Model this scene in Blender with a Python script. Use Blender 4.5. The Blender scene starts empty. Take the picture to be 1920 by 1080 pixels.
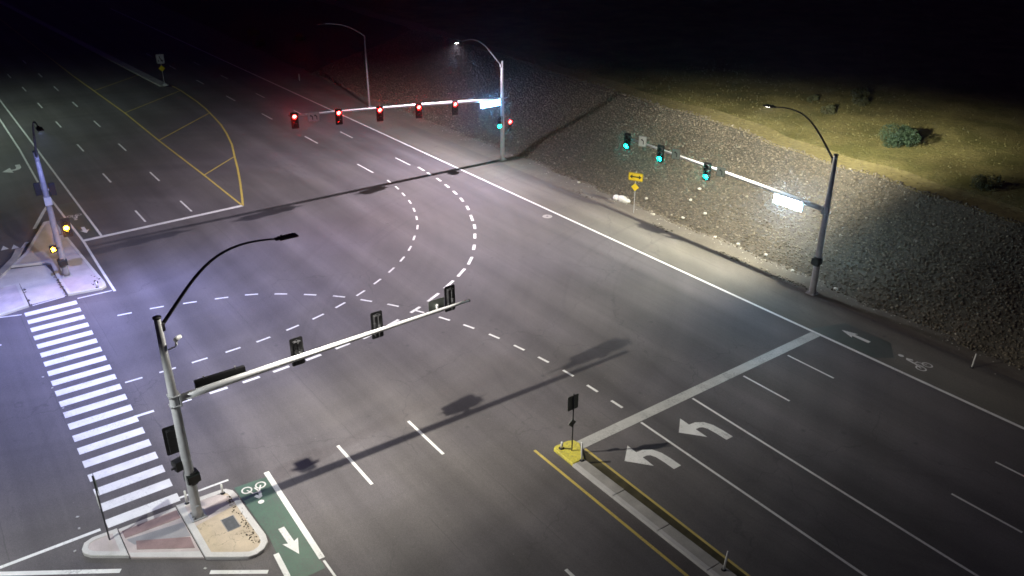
import bpy, math, random
import numpy as np
from mathutils import Vector, Matrix, noise

# ------------------------------------------------------------------ camera, world, exposure
SC = bpy.context.scene
COL = SC.collection
cam_data = bpy.data.cameras.new("camera"); cam = bpy.data.objects.new("camera", cam_data); COL.objects.link(cam)
cam.location = (0, 0, 24.0)
cam.rotation_euler = (math.radians(90 - 25.805), 0, math.radians(-35.951 - 90))
cam_data.sensor_width = 36; cam_data.lens = 29.492
cam_data.clip_start = 0.1; cam_data.clip_end = 3000
SC.camera = cam
W = bpy.data.worlds.new("World"); SC.world = W; W.use_nodes = True
bgn = W.node_tree.nodes["Background"]
bgn.inputs[0].default_value = (0.36, 0.15, 1.3, 1); bgn.inputs[1].default_value = 0.006
SC.view_settings.view_transform = 'Standard'; SC.view_settings.look = 'None'
SC.view_settings.exposure = 1.0; SC.view_settings.gamma = 1; SC.view_settings.use_curve_mapping = False
SC.cycles.use_denoising = True; SC.cycles.filter_width = 1.6
SC.cycles.max_bounces = 5; SC.cycles.diffuse_bounces = 2; SC.cycles.volume_bounces = 0
SC.cycles.sample_clamp_indirect = 4.0
# lamp levels (candela-like) and colours; each lamp is made inside its own lamp post's builder
LAMP = dict(   # intensity, colour, batwing exponent, cut-off start and end (cosine from straight down),
               # light left behind the pole, light left far ahead, (side, light left on the other side)
    near=(3800, (1.0, 0.95, 0.84), 1.2, .14, .34, .10, .15, (1, .14)),
    right=(6000, (1.0, 0.95, 0.79), 1.4, .12, .30, .03, .10, (-1, .28)),
    mid=(7000, (1.0, 0.88, 1.0), 1.1, .18, .46, .10, 1.0, (1, 1.0)),
    left=(6300, (0.36, 0.42, 1.0), .7, .30, .62, .22, 1.0, (1, 1.0)),
    leg=(2100, (0.92, 0.97, .95), .9, .26, .55, .3, 1.0, (1, 1.0)),
    far=(1700, (0.72, 0.95, 0.80), 1.1, .20, .5, .3, 1.0, (1, 1.0)),
)
rnd = random.Random(7)

# ------------------------------------------------------------------ materials
def mat(name, col, rough=0.8, metal=0.0, var=0.0, scale=8.0, bump=0.0, emis=None, estr=0.0, detail=4):
    m = bpy.data.materials.new(name); m.use_nodes = True
    nt = m.node_tree; b = nt.nodes["Principled BSDF"]
    b.inputs["Base Color"].default_value = (*col, 1); b.inputs["Roughness"].default_value = rough
    b.inputs["Metallic"].default_value = metal
    b.inputs["Specular IOR Level"].default_value = 0.3
    if var or bump:
        g = nt.nodes.new("ShaderNodeNewGeometry")
        n = nt.nodes.new("ShaderNodeTexNoise"); n.inputs["Scale"].default_value = scale; n.inputs["Detail"].default_value = detail
        nt.links.new(g.outputs["Position"], n.inputs["Vector"])
        if var:
            r = nt.nodes.new("ShaderNodeMapRange"); r.inputs[1].default_value = .3; r.inputs[2].default_value = .7
            r.inputs[3].default_value = 1 - var; r.inputs[4].default_value = 1 + var
            nt.links.new(n.outputs[0], r.inputs[0])
            v = nt.nodes.new("ShaderNodeVectorMath"); v.operation = 'SCALE'; v.inputs[0].default_value = col
            nt.links.new(r.outputs[0], v.inputs["Scale"]); nt.links.new(v.outputs[0], b.inputs["Base Color"])
        if bump:
            bp = nt.nodes.new("ShaderNodeBump"); bp.inputs["Strength"].default_value = bump; bp.inputs["Distance"].default_value = 0.02
            nt.links.new(n.outputs[0], bp.inputs["Height"]); nt.links.new(bp.outputs[0], b.inputs["Normal"])
    if emis:
        b.inputs["Emission Color"].default_value = (*emis, 1); b.inputs["Emission Strength"].default_value = estr
    return m

class NT:
    """small helper to chain nodes"""
    def __init__(s, m): s.t = m.node_tree
    def n(s, kind, **kw):
        o = s.t.nodes.new(kind)
        for k, v in kw.items():
            if k == 'op': o.operation = v
            elif k == 'blend': o.blend_type = v
            elif k == 'dt': o.data_type = v
            else: setattr(o, k, v)
        return o
    def l(s, a, b): s.t.links.new(a, b)
    def noise(s, vec, scale, detail=4, rough=.55, sc3=None):
        if sc3:
            mp = s.n("ShaderNodeMapping"); mp.inputs["Scale"].default_value = sc3; s.l(vec, mp.inputs["Vector"]); vec = mp.outputs[0]
        o = s.n("ShaderNodeTexNoise"); o.inputs["Scale"].default_value = scale; o.inputs["Detail"].default_value = detail
        o.inputs["Roughness"].default_value = rough; s.l(vec, o.inputs["Vector"]); return o.outputs[0]
    def rng(s, v, a, b, c, d):
        r = s.n("ShaderNodeMapRange"); r.inputs[1].default_value = a; r.inputs[2].default_value = b
        r.inputs[3].default_value = c; r.inputs[4].default_value = d; s.l(v, r.inputs[0]); return r.outputs[0]
    def mul(s, a, b):
        m = s.n("ShaderNodeMath", op='MULTIPLY')
        for i, v in enumerate((a, b)):
            if isinstance(v, (int, float)): m.inputs[i].default_value = v
            else: s.l(v, m.inputs[i])
        return m.outputs[0]
    def math(s, op, a, b=0.0):
        m = s.n("ShaderNodeMath", op=op)
        for i, v in enumerate((a, b)):
            if isinstance(v, (int, float)): m.inputs[i].default_value = v
            else: s.l(v, m.inputs[i])
        return m.outputs[0]
    def mixc(s, f, a, b):
        m = s.n("ShaderNodeMix", dt='RGBA')
        if isinstance(f, (int, float)): m.inputs[0].default_value = f
        else: s.l(f, m.inputs[0])
        for i, v in ((6, a), (7, b)):
            if isinstance(v, tuple): m.inputs[i].default_value = (*v, 1)
            else: s.l(v, m.inputs[i])
        return m.outputs[2]
    def scale(s, col, f):
        v = s.n("ShaderNodeVectorMath", op='SCALE')
        if isinstance(col, tuple): v.inputs[0].default_value = col
        else: s.l(col, v.inputs[0])
        s.l(f, v.inputs["Scale"]); return v.outputs[0]

def asphalt_nodes(m, base=(.123, .112, .117)):
    """colour output of worn asphalt in world space: wheel-path bands, patches, seams, fine aggregate"""
    k = NT(m); g = k.n("ShaderNodeNewGeometry"); P = g.outputs["Position"]
    sep = k.n("ShaderNodeSeparateXYZ"); k.l(P, sep.inputs[0])
    grain = k.rng(k.noise(P, 22, 4, .75), .25, .75, .62, 1.38)
    grain2 = k.rng(k.noise(P, 7, 5, .8), .3, .7, .86, 1.14)
    patch = k.rng(k.noise(P, .16, 4), .3, .7, .86, 1.14)
    band = k.rng(k.noise(P, 1.0, 3, .5, (.016, .62, 1)), .3, .7, .85, 1.17)          # along the lanes
    fine = k.rng(k.noise(P, 1.0, 2, .6, (.05, 2.5, 1)), .3, .7, .95, 1.05)
    # oily lane centres between the wheel paths
    w = k.math('SINE', k.mul(k.math('ADD', sep.outputs[1], 1.45), 2 * math.pi / 3.62))
    oil = k.rng(w, -1, 1, 1.07, .90)
    # turning vehicles polish arcs round the corner
    vd = k.n("ShaderNodeVectorMath", op='DISTANCE'); k.l(P, vd.inputs[0]); vd.inputs[1].default_value = (64, -8, 0)
    comb = k.n("ShaderNodeCombineXYZ"); k.l(k.mul(vd.outputs["Value"], .55), comb.inputs[0])
    arc = k.rng(k.noise(comb.outputs[0], 1.0, 2), .3, .7, .90, 1.10)
    f = k.mul(k.mul(k.mul(grain, grain2), k.mul(patch, band)), k.mul(k.mul(fine, oil), arc))
    col = k.scale(base, f)
    col = k.mixc(k.rng(k.noise(P, .11, 3), .42, .60, 0, .5), col, k.scale((base[0] * .98, base[1] * .98, base[2] * .86), f))
    # dark rubber arcs left by turning tyres near the junction centre
    vt = k.n("ShaderNodeVectorMath", op='DISTANCE'); k.l(P, vt.inputs[0]); vt.inputs[1].default_value = (24, -46, 0)
    ct = k.n("ShaderNodeCombineXYZ"); k.l(k.mul(vt.outputs["Value"], 1.6), ct.inputs[0]); k.l(k.noise(P, .12, 2), ct.inputs[1])
    col = k.mixc(k.mul(k.rng(k.noise(ct.outputs[0], 1.0, 3), .56, .68, 0, .16), k.rng(k.noise(P, .09, 2), .45, .58, 0, 1)), col, (.055, .05, .05))
    # thin sealed cracks
    vo = k.n("ShaderNodeTexVoronoi", feature='DISTANCE_TO_EDGE'); vo.inputs["Scale"].default_value = .11
    wp = k.n("ShaderNodeVectorMath", op='ADD'); ns = k.n("ShaderNodeTexNoise"); ns.inputs["Scale"].default_value = .9; ns.inputs["Detail"].default_value = 5
    k.l(P, ns.inputs["Vector"]); sc = k.n("ShaderNodeVectorMath", op='SCALE'); sc.inputs["Scale"].default_value = 1.6
    k.l(ns.outputs["Color"], sc.inputs[0]); k.l(P, wp.inputs[0]); k.l(sc.outputs[0], wp.inputs[1]); k.l(wp.outputs[0], vo.inputs["Vector"])
    ck = k.rng(vo.outputs["Distance"], .0015, .005, .30, 0)
    ckm = k.mul(ck, k.rng(k.noise(P, .08, 2), .48, .56, 0, 1))
    col = k.mixc(ckm, col, (.035, .034, .034))
    # longitudinal paving joints, broken along their length
    jf = k.math('ABSOLUTE', k.math('SUBTRACT', k.math('FRACT', k.mul(k.math('ADD', sep.outputs[1], k.mul(k.noise(P, .6, 3), .10)), 1 / 3.66)), .37))
    jm = k.mul(k.rng(jf, .003, .008, .35, 0), k.rng(k.noise(P, .25, 3), .45, .55, 0, 1))
    col = k.mixc(jm, col, (.05, .048, .046))
    # scattered pale specks and dark drips
    v2 = k.n("ShaderNodeTexVoronoi"); v2.inputs["Scale"].default_value = 1.1; k.l(P, v2.inputs["Vector"])
    col = k.mixc(k.rng(v2.outputs["Distance"], .025, .045, .35, 0), col, (.30, .29, .27))
    v3 = k.n("ShaderNodeTexVoronoi"); v3.inputs["Scale"].default_value = .55
    of = k.n("ShaderNodeVectorMath", op='ADD'); of.inputs[1].default_value = (3.3, 7.7, 0); k.l(P, of.inputs[0]); k.l(of.outputs[0], v3.inputs["Vector"])
    col = k.mixc(k.rng(v3.outputs["Distance"], .02, .09, .45, 0), col, (.04, .04, .042))
    return k, P, col, grain

M = {}
def make_materials():
    m = bpy.data.materials.new("asphalt"); m.use_nodes = True; b = m.node_tree.nodes["Principled BSDF"]
    k, P, col, grain = asphalt_nodes(m); k.l(col, b.inputs["Base Color"]); b.inputs["Roughness"].default_value = .78
    b.inputs["Specular IOR Level"].default_value = .35
    bp = k.n("ShaderNodeBump"); bp.inputs["Strength"].default_value = .35; bp.inputs["Distance"].default_value = .01
    k.l(grain, bp.inputs["Height"]); k.l(bp.outputs[0], b.inputs["Normal"]); M['asphalt'] = m
    def paint(name, colr, wear=.5, rough=.55):
        m = bpy.data.materials.new(name); m.use_nodes = True; b = m.node_tree.nodes["Principled BSDF"]
        k, P, col, grain = asphalt_nodes(m)
        n1 = k.noise(P, 9, 6, .8); n2 = k.noise(P, .7, 3)
        f = k.rng(k.math('ADD', n1, k.mul(n2, .5)), .72 + .16 * (1 - wear), .98 + .16 * (1 - wear), 0, .8)
        dirt = k.rng(k.noise(P, 1.3, 4), .3, .7, .86, 1.06)
        c2 = k.mixc(f, k.scale(colr, dirt), col)
        k.l(c2, b.inputs["Base Color"]); b.inputs["Roughness"].default_value = rough; M[name] = m
    paint("white_paint", (.84, .83, .80), .5)
    paint("worn_white_paint", (.54, .53, .50), .9)
    paint("yellow_paint", (.66, .51, .12), .6)
    paint("bright_yellow_paint", (.80, .70, .09), 1.0)
    paint("green_paint", (.082, .152, .108), 1.2); paint("faded_green_paint", (.088, .108, .092), 1.3)
    M['crosswalk_paint'] = M['white_paint']
    # concretes
    def concrete(name, c, cracks=0, stain=.25):
        m = bpy.data.materials.new(name); m.use_nodes = True; b = m.node_tree.nodes["Principled BSDF"]; k = NT(m)
        g = k.n("ShaderNodeNewGeometry"); P = g.outputs["Position"]
        f = k.mul(k.rng(k.noise(P, 1.2, 5), .3, .7, 1 - stain, 1 + stain * .6), k.rng(k.noise(P, 30, 3), .3, .7, .9, 1.1))
        col = k.scale(c, f)
        if cracks:
            vo = k.n("ShaderNodeTexVoronoi", feature='DISTANCE_TO_EDGE'); vo.inputs["Scale"].default_value = 1.5
            ns = k.n("ShaderNodeTexNoise"); ns.inputs["Scale"].default_value = 4; ns.inputs["Detail"].default_value = 5; k.l(P, ns.inputs["Vector"])
            sc = k.n("ShaderNodeVectorMath", op='SCALE'); sc.inputs["Scale"].default_value = .5; k.l(ns.outputs["Color"], sc.inputs[0])
            wp = k.n("ShaderNodeVectorMath", op='ADD'); k.l(P, wp.inputs[0]); k.l(sc.outputs[0], wp.inputs[1]); k.l(wp.outputs[0], vo.inputs["Vector"])
            e = k.mul(k.rng(vo.outputs["Distance"], .004, .018, .75, 0), k.rng(k.noise(P, 1.1, 3), .44, .56, 0, 1))
            col = k.mixc(e, col, (.04, .035, .03))
        k.l(col, b.inputs["Base Color"]); b.inputs["Roughness"].default_value = .85
        bp = k.n("ShaderNodeBump"); bp.inputs["Strength"].default_value = .2; bp.inputs["Distance"].default_value = .01
        k.l(f, bp.inputs["Height"]); k.l(bp.outputs[0], b.inputs["Normal"]); M[name] = m
    concrete("concrete", (.42, .40, .37)); concrete("pale_concrete", (.62, .60, .58), stain=.12)
    concrete("tan_concrete", (.56, .46, .34), 1, .2); concrete("lightened_tan_concrete", (.62, .54, .45), 0, .12); concrete("pink_concrete", (.58, .50, .48), 0, .2)  # left island tan is lightened in colour to offset the pole shadow there
    concrete("red_panel", (.30, .205, .20), 0, .25); concrete("grey_slab", (.34, .33, .34), 0, .15)
    concrete("lavender_concrete", (.58, .52, .53), 0, .2)
    # dirt
    m = bpy.data.materials.new("dirt"); m.use_nodes = True; b = m.node_tree.nodes["Principled BSDF"]; k = NT(m)
    g = k.n("ShaderNodeNewGeometry"); P = g.outputs["Position"]
    f = k.mul(k.rng(k.noise(P, .5, 5), .3, .7, .84, 1.14), k.rng(k.noise(P, 18, 4, .7), .3, .7, .8, 1.2))
    col = k.mixc(k.rng(k.noise(P, 2.3, 4), .45, .7, 0, .6), k.scale((.17, .153, .122), f), k.scale((.215, .20, .16), f))
    k.l(col, b.inputs["Base Color"]); b.inputs["Roughness"].default_value = .95
    bp = k.n("ShaderNodeBump"); bp.inputs["Strength"].default_value = .6; bp.inputs["Distance"].default_value = .05
    k.l(f, bp.inputs["Height"]); k.l(bp.outputs[0], b.inputs["Normal"]); M['dirt'] = m
    # dry grass field
    m = bpy.data.materials.new("dry_field"); m.use_nodes = True; b = m.node_tree.nodes["Principled BSDF"]; k = NT(m)
    g = k.n("ShaderNodeNewGeometry"); P = g.outputs["Position"]
    f = k.mul(k.rng(k.noise(P, 3.5, 6, .75), .3, .7, .6, 1.35), k.rng(k.noise(P, .25, 4), .3, .7, .7, 1.25))
    col = k.mixc(k.rng(k.noise(P, .35, 4), .42, .62, 0, 1), k.scale((.29, .255, .098), f), k.scale((.20, .19, .065), f))
    k.l(col, b.inputs["Base Color"]); b.inputs["Roughness"].default_value = 1
    b.inputs["Specular IOR Level"].default_value = .1
    bp = k.n("ShaderNodeBump"); bp.inputs["Strength"].default_value = .8; bp.inputs["Distance"].default_value = .12
    k.l(f, bp.inputs["Height"]); k.l(bp.outputs[0], b.inputs["Normal"]); M['field'] = m
    # pale track on the crest
    M['track'] = mat("pale_track", (.33, .28, .12), 1, var=.3, scale=2.5, bump=.5)
    # rocks, tint per rock
    m = bpy.data.materials.new("rock"); m.use_nodes = True; b = m.node_tree.nodes["Principled BSDF"]; k = NT(m)
    g = k.n("ShaderNodeNewGeometry")
    cr = k.n("ShaderNodeValToRGB"); e = cr.color_ramp.elements
    e[0].position = 0; e[0].color = (.085, .07, .049, 1); e[1].position = 1; e[1].color = (.38, .35, .28, 1)
    for p, c in ((.35, (.14, .118, .082)), (.8, (.19, .163, .115)), (.965, (.235, .205, .148)), (.99, (.31, .28, .21))):
        x = e.new(p); x.color = (*c, 1)
    k.l(g.outputs["Random Per Island"], cr.inputs[0])
    f = k.rng(k.noise(g.outputs["Position"], 14, 4), .3, .7, .75, 1.25)
    k.l(k.scale(cr.outputs[0], f), b.inputs["Base Color"]); b.inputs["Roughness"].default_value = .9; M['rock'] = m
    M['rockbed'] = mat("rock_bed", (.10, .088, .068), 1, var=.4, scale=3, bump=.8)
    M['pale_stone'] = mat("pale_stone", (.62, .60, .52), .9, var=.15, scale=6, bump=.5)
    M['white_sack'] = mat("white_sack", (.80, .80, .76), .7, var=.08, scale=5, bump=.4)
    M['steel'] = mat("galvanised_steel", (.44, .44, .45), .55, .1, var=.10, scale=5)
    M['dimmed_steel'] = mat("dimmed_galvanised_steel", (.24, .235, .25), .6, .1, var=.15, scale=4)  # galvanised steel darkened in colour to offset strong lamp light on the left pole
    M['arm_steel'] = mat("arm_galvanised_steel", (.55, .55, .56), .45, .15, var=.07, scale=4)
    M['dark_steel'] = mat("dark_weathered_steel", (.07, .07, .075), .5, .5, var=.2, scale=6)
    M['black'] = mat("black_plastic", (.018, .018, .020), .45)
    M['black_box'] = mat("black_box_plastic", (.012, .018, .014), .5)
    M['visor'] = mat("visor_black", (.03, .03, .032), .35)
    M['lens_off'] = mat("dark_lens", (.03, .028, .026), .15)
    M['sign_back'] = mat("bare_aluminium_sign_back", (.17, .19, .17), .45, .5, var=.1)
    M['sign_white'] = mat("white_sign_sheet", (.62, .62, .60), .5, var=.06, scale=4)
    M['sign_ink'] = mat("black_sign_ink", (.015, .015, .016), .6)
    M['sign_yellow'] = mat("yellow_sign_sheet", (.80, .58, .02), .45, var=.06, scale=4)
    M['red_ink'] = mat("red_sign_ink", (.45, .03, .03), .5)
    M['post_white'] = mat("white_delineator_plastic", (.78, .78, .74), .5)
    M['handhole'] = mat("handhole_cover", (.12, .125, .13), .7, .2, var=.15, scale=8)
    M['iron'] = mat("pale_worn_iron", (.40, .38, .36), .6, .3, var=.2, scale=9)
    M['iron_dark'] = mat("dark_iron", (.05, .05, .05), .6, .3)
    M['cctv'] = mat("white_camera_shell", (.85, .85, .85), .35)
    def glow(name, c, s, dark=(0.05, 0.05, 0.05)): M[name] = mat(name, dark, .4, emis=c, estr=s)
    glow('lens_red', (1.0, .007, .006), 160); glow('lens_green', (.0012, 1.0, .72), 120); glow('lens_amber', (1.0, .34, .006), 120)
    glow('hand_orange', (1.0, .30, .005), 120); glow('sign_glow', (.52, .80, 1.0), 70); glow('sign_glow_far', (.16, .50, 1.0), 45)
    glow('led', (1.0, .97, .9), 60); glow('led_dim', (1.0, .97, .9), 3)
    M['leaf'] = mat("shrub_leaf", (.03, .055, .028), .7, var=.35, scale=3)
    M['scrub'] = mat("dry_scrub", (.06, .065, .03), .8, var=.35, scale=3)
    M['straw'] = mat("straw", (.17, .155, .06), .9, var=.3, scale=1.5)
    M['twig'] = mat("twig", (.07, .05, .03), .9)
    M['weed'] = mat("weed", (.05, .045, .03), .9)
make_materials()

# ------------------------------------------------------------------ mesh helpers
class MB:
    def __init__(s): s.v = []; s.f = []
    def add(s, verts, faces):
        n = len(s.v); s.v += [tuple(p) for p in verts]; s.f += [tuple(n + i for i in f) for f in faces]; return s
    def box(s, c, d, rot=None, bev=0.0):
        x, y, z = (q / 2 for q in d); R = rot or Matrix.Identity(3); c = Vector(c)
        if not bev:
            vs = [R @ Vector((a * x, b * y, e * z)) + c for a in (-1, 1) for b in (-1, 1) for e in (-1, 1)]
            return s.add(vs, [(0, 1, 3, 2), (4, 6, 7, 5), (0, 4, 5, 1), (2, 3, 7, 6), (0, 2, 6, 4), (1, 5, 7, 3)])
        # bevelled in the local XZ outline, extruded along Y
        o = [(-x + bev, -z), (x - bev, -z), (x, -z + bev), (x, z - bev), (x - bev, z), (-x + bev, z), (-x, z - bev), (-x, -z + bev)]
        n = len(o); vs = [R @ Vector((a, -y, b)) + c for a, b in o] + [R @ Vector((a, y, b)) + c for a, b in o]
        return s.add(vs, [tuple(range(n)), tuple(range(2 * n - 1, n - 1, -1))] + [(i, i + n, (i + 1) % n + n, (i + 1) % n) for i in range(n)])
    def tube(s, path, rad, seg=12, caps=True):
        path = [Vector(p) for p in path]
        if isinstance(rad, (int, float)): rad = [rad] * len(path)
        rings = []; up = None
        for i, p in enumerate(path):
            t = (path[min(i + 1, len(path) - 1)] - path[max(i - 1, 0)]).normalized()
            if up is None: up = Vector((0, 0, 1)) if abs(t.z) < .9 else Vector((1, 0, 0))
            a = t.cross(up)
            if a.length < 1e-5: a = t.cross(Vector((1, .1, 0)))
            a.normalize(); b = a.cross(t).normalized(); up = b
            rings.append([p + (a * math.cos(2 * math.pi * k / seg) + b * math.sin(2 * math.pi * k / seg)) * rad[i] for k in range(seg)])
        vs = [v for r in rings for v in r]; fs = []
        for i in range(len(path) - 1):
            for k in range(seg):
                fs.append((i * seg + k, i * seg + (k + 1) % seg, (i + 1) * seg + (k + 1) % seg, (i + 1) * seg + k))
        if caps: fs += [tuple(range(seg - 1, -1, -1)), tuple((len(path) - 1) * seg + k for k in range(seg))]
        return s.add(vs, fs)
    def prism(s, poly, z0, z1, bev=0.0):
        n = len(poly)
        if not bev:
            vs = [(x, y, z0) for x, y in poly] + [(x, y, z1) for x, y in poly]
            return s.add(vs, [tuple(range(n - 1, -1, -1)), tuple(range(n, 2 * n))] + [(i, (i + 1) % n, (i + 1) % n + n, i + n) for i in range(n)])
        ins = inset(poly, bev)
        vs = [(x, y, z0) for x, y in poly] + [(x, y, z1 - bev) for x, y in poly] + [(x, y, z1) for x, y in ins]
        fs = [tuple(range(n - 1, -1, -1)), tuple(range(2 * n, 3 * n))]
        for r in (0, 1): fs += [(i + r * n, (i + 1) % n + r * n, (i + 1) % n + (r + 1) * n, i + (r + 1) * n) for i in range(n)]
        return s.add(vs, fs)
    def ring(s, outer, inner, z0, z1, bev=.02):
        n = len(outer); o2 = inset(outer, bev)
        L = [(outer, z0), (outer, z1 - bev), (o2, z1), (inner, z1), (inner, z0)]
        vs = [(x, y, z) for poly, z in L for x, y in poly]; fs = []
        for r in range(4): fs += [(i + r * n, (i + 1) % n + r * n, (i + 1) % n + (r + 1) * n, i + (r + 1) * n) for i in range(n)]
        return s.add(vs, fs)
    def flat(s, poly, z): return s.add([(x, y, z) for x, y in poly], [tuple(range(len(poly)))])
    def mesh(s, name, m, smooth=False):
        me = bpy.data.meshes.new(name); me.from_pydata([tuple(p) for p in s.v], [], s.f)
        me.materials.append(M[m] if isinstance(m, str) else m)
        if smooth: me.polygons.foreach_set("use_smooth", [True] * len(me.polygons))
        me.update(); return me

def ccw(poly):
    a = sum(poly[i][0] * poly[(i + 1) % len(poly)][1] - poly[(i + 1) % len(poly)][0] * poly[i][1] for i in range(len(poly)))
    return list(poly) if a > 0 else list(poly)[::-1]
def inset(poly, d):
    """poly ccw -> moved inwards by d"""
    n = len(poly); out = []
    for i in range(n):
        p0, p1, p2 = (Vector(poly[(i + k) % n]) for k in (-1, 0, 1))
        e1 = (p1 - p0).normalized(); e2 = (p2 - p1).normalized()
        n1 = Vector((-e1.y, e1.x)); n2 = Vector((-e2.y, e2.x)); b = n1 + n2
        b = b / max(b.dot(b) / 2, .35) if b.length > 1e-6 else n1
        out.append((p1.x + b.x * d, p1.y + b.y * d))
    return out
def smooth_loop(poly, it=2):
    for _ in range(it):
        q = []
        for i in range(len(poly)):
            a, b = poly[i], poly[(i + 1) % len(poly)]
            q += [(a[0] * .75 + b[0] * .25, a[1] * .75 + b[1] * .25), (a[0] * .25 + b[0] * .75, a[1] * .25 + b[1] * .75)]
        poly = q
    return poly

def link(name, me, parent=None, loc=(0, 0, 0), rz=0.0, label=None, cat=None, group=None, kind=None, rot=None):
    o = bpy.data.objects.new(name, me); COL.objects.link(o); o.location = loc
    o.rotation_euler = rot if rot else (0, 0, rz)
    if parent: o.parent = parent
    if label: o['label'] = label
    if cat: o['category'] = cat
    if group: o['group'] = group
    if kind: o['kind'] = kind
    return o
def thing(name, label, cat, loc, rz=0.0, group=None, rot=None): return link(name, None, None, loc, rz, label, cat, group, rot=rot)
_cache = {}
def cached(key, fn):
    if key not in _cache: _cache[key] = fn()
    return _cache[key]

# ------------------------------------------------------------------ ground, road, shoulder
g = MB(); g.flat([(-900, -1500), (1800, -1500), (1800, 1500), (-900, 1500)], -.06)
link("ground", g.mesh("ground", "dirt"), kind="structure", label="dark bare ground reaching out past the lamplight")
road = MB(); road.flat([(-40, -44.35), (420, -44.35), (420, 60), (-40, 60)], 0)
ROAD = link("road", road.mesh("road", "asphalt"), kind="structure", label="wide worn grey asphalt junction with painted lane markings")

def make_shoulder():
    m = bpy.data.materials.new("shoulder_asphalt"); m.use_nodes = True; b = m.node_tree.nodes["Principled BSDF"]
    k, P, col, grain = asphalt_nodes(m, (.158, .147, .128)); k.l(col, b.inputs["Base Color"]); b.inputs["Roughness"].default_value = .85
    s_ = MB(); s_.flat([(-40, -44.37), (420, -44.37), (420, -40.28), (-40, -40.28)], .002)
    link("shoulder", s_.mesh("shoulder", m), kind="structure", label="pale dusty asphalt shoulder beyond the long white edge line")
make_shoulder()
def fbm(x, y, s=1.0): return noise.fractal(Vector((x * s, y * s, 3.1)), 1.0, 2.0, 4)
XC = [-60, -20, 15, 21, 27, 36, 50, 66, 85, 120, 420]; YC = [-55.5, -55.5, -55.5, -55.5, -55.6, -56.4, -58.7, -59.8, -61.6, -64, -80]
XT = [-60, 14, 20, 25, 34, 45, 60, 72, 90, 120, 420]; YT = [-46.0, -46.0, -46.1, -46.2, -46.6, -46.6, -47.3, -47.0, -46.6, -47, -60]
def yc(x): return float(np.interp(x, XC, YC)) + .25 * math.sin(x * .35) + .2 * math.sin(x * .9 + 1)
def yt(x): return float(np.interp(x, XT, YT)) + .18 * math.sin(x * .8) + .12 * math.sin(x * 2.1)
TOP = 4.5
def hz(x, y):
    a, b = yt(x), yc(x)
    if y > a: return .015 + .03 * max(0, fbm(x, y, .6))
    if y > b:
        t = (a - y) / (a - b); e = t + .04 * math.sin(t * math.pi * 2)
        return e * TOP + .12 * fbm(x, y, .5) * math.sin(t * math.pi)
    d = b - y; return TOP + .012 * d + .25 * fbm(x, y, .07) * min(1, d / 6) - .35 * math.exp(-((d - 2.2) / 1.2) ** 2) * 0.3
def grid(name, xs, rows, fn, matname, label, kind="structure"):
    """rows: list of functions x->y"""
    V = []; F = []
    for x in xs:
        for r in rows:
            y = r(x); V.append((x, y, fn(x, y)))
    n = len(rows)
    for i in range(len(xs) - 1):
        for j in range(n - 1): F.append((i * n + j, i * n + j + 1, (i + 1) * n + j + 1, (i + 1) * n + j))
    b = MB(); b.v = V; b.f = F
    return link(name, b.mesh(name, matname, True), kind=kind, label=label)
xs = list(np.concatenate([np.arange(-40, 0, 2), np.arange(0, 120, .6), np.arange(120, 421, 6)]))
grid("dirt_shoulder", xs, [(lambda x, t=t: -44.35 + (yt(x) - .6 + 44.35) * t) for t in np.linspace(0, 1, 8)],
     lambda x, y: .012 if y > -44.4 else hz(x, y) if y > yt(x) else .02, "dirt", "strip of compacted dirt between the asphalt and the foot of the stone slope")
grid("embankment", xs, [(lambda x, t=t: yt(x) + (yc(x) - yt(x)) * t) for t in np.linspace(0, 1, 26)], hz, "rockbed",
     "earth slope under the loose stone facing")
def far_rows():
    ds = list(np.concatenate([[0, .5, 1, 1.5, 2, 2.5, 3], np.arange(3.6, 30, 1.2), np.arange(31, 80, 5), [100, 140, 220, 400, 900]]))
    return [(lambda x, d=d: yc(x) - d) for d in ds]
fr = far_rows()
grid("crest_track", xs, fr[:7], hz, "track", "pale trodden strip along the top of the slope")
grid("dry_field", xs, fr[6:], hz, "field", "dry olive grass field beyond the top of the slope")

# ------------------------------------------------------------------ painted markings
def mark(name, poly, m="white_paint", z=.005, label=None):
    b = MB(); b.flat(ccw(poly), z); return link(name, b.mesh(name, m), ROAD, label=label)
def stripe(a, b, w):
    a = Vector(a); b = Vector(b); d = (b - a).normalized(); n = Vector((-d.y, d.x)) * w / 2
    return [tuple(a - n), tuple(b - n), tuple(b + n), tuple(a + n)]
def poly_line(pts, w):
    pts = [Vector(p) for p in pts]; L = []; R = []
    for i, p in enumerate(pts):
        t = (pts[min(i + 1, len(pts) - 1)] - pts[max(i - 1, 0)]).normalized(); n = Vector((-t.y, t.x)) * w / 2
        L.append(p + n); R.append(p - n)
    return L, R
def ribbon(name, pts, w, m="white_paint", z=.005, label=None):
    L, R = poly_line(pts, w); b = MB(); n = len(L)
    b.add([(p.x, p.y, z) for p in L + R], [(i, i + n, i + n + 1, i + 1) for i in range(n - 1)])
    return link(name, b.mesh(name, m), ROAD, label=label)
def dash_mesh(key, ln, w, m):
    def f():
        b = MB(); b.flat([(-ln / 2, -w / 2), (ln / 2, -w / 2), (ln / 2, w / 2), (-ln / 2, w / 2)], 0); return b.mesh(key, m)
    return cached(("dash", round(ln, 2), round(w, 2), m), f)
def dash(name, x, y, ln, w, ang=0.0, m="white_paint", z=.005): return link(name, dash_mesh(name, ln, w, m), ROAD, (x, y, z), ang)

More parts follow.
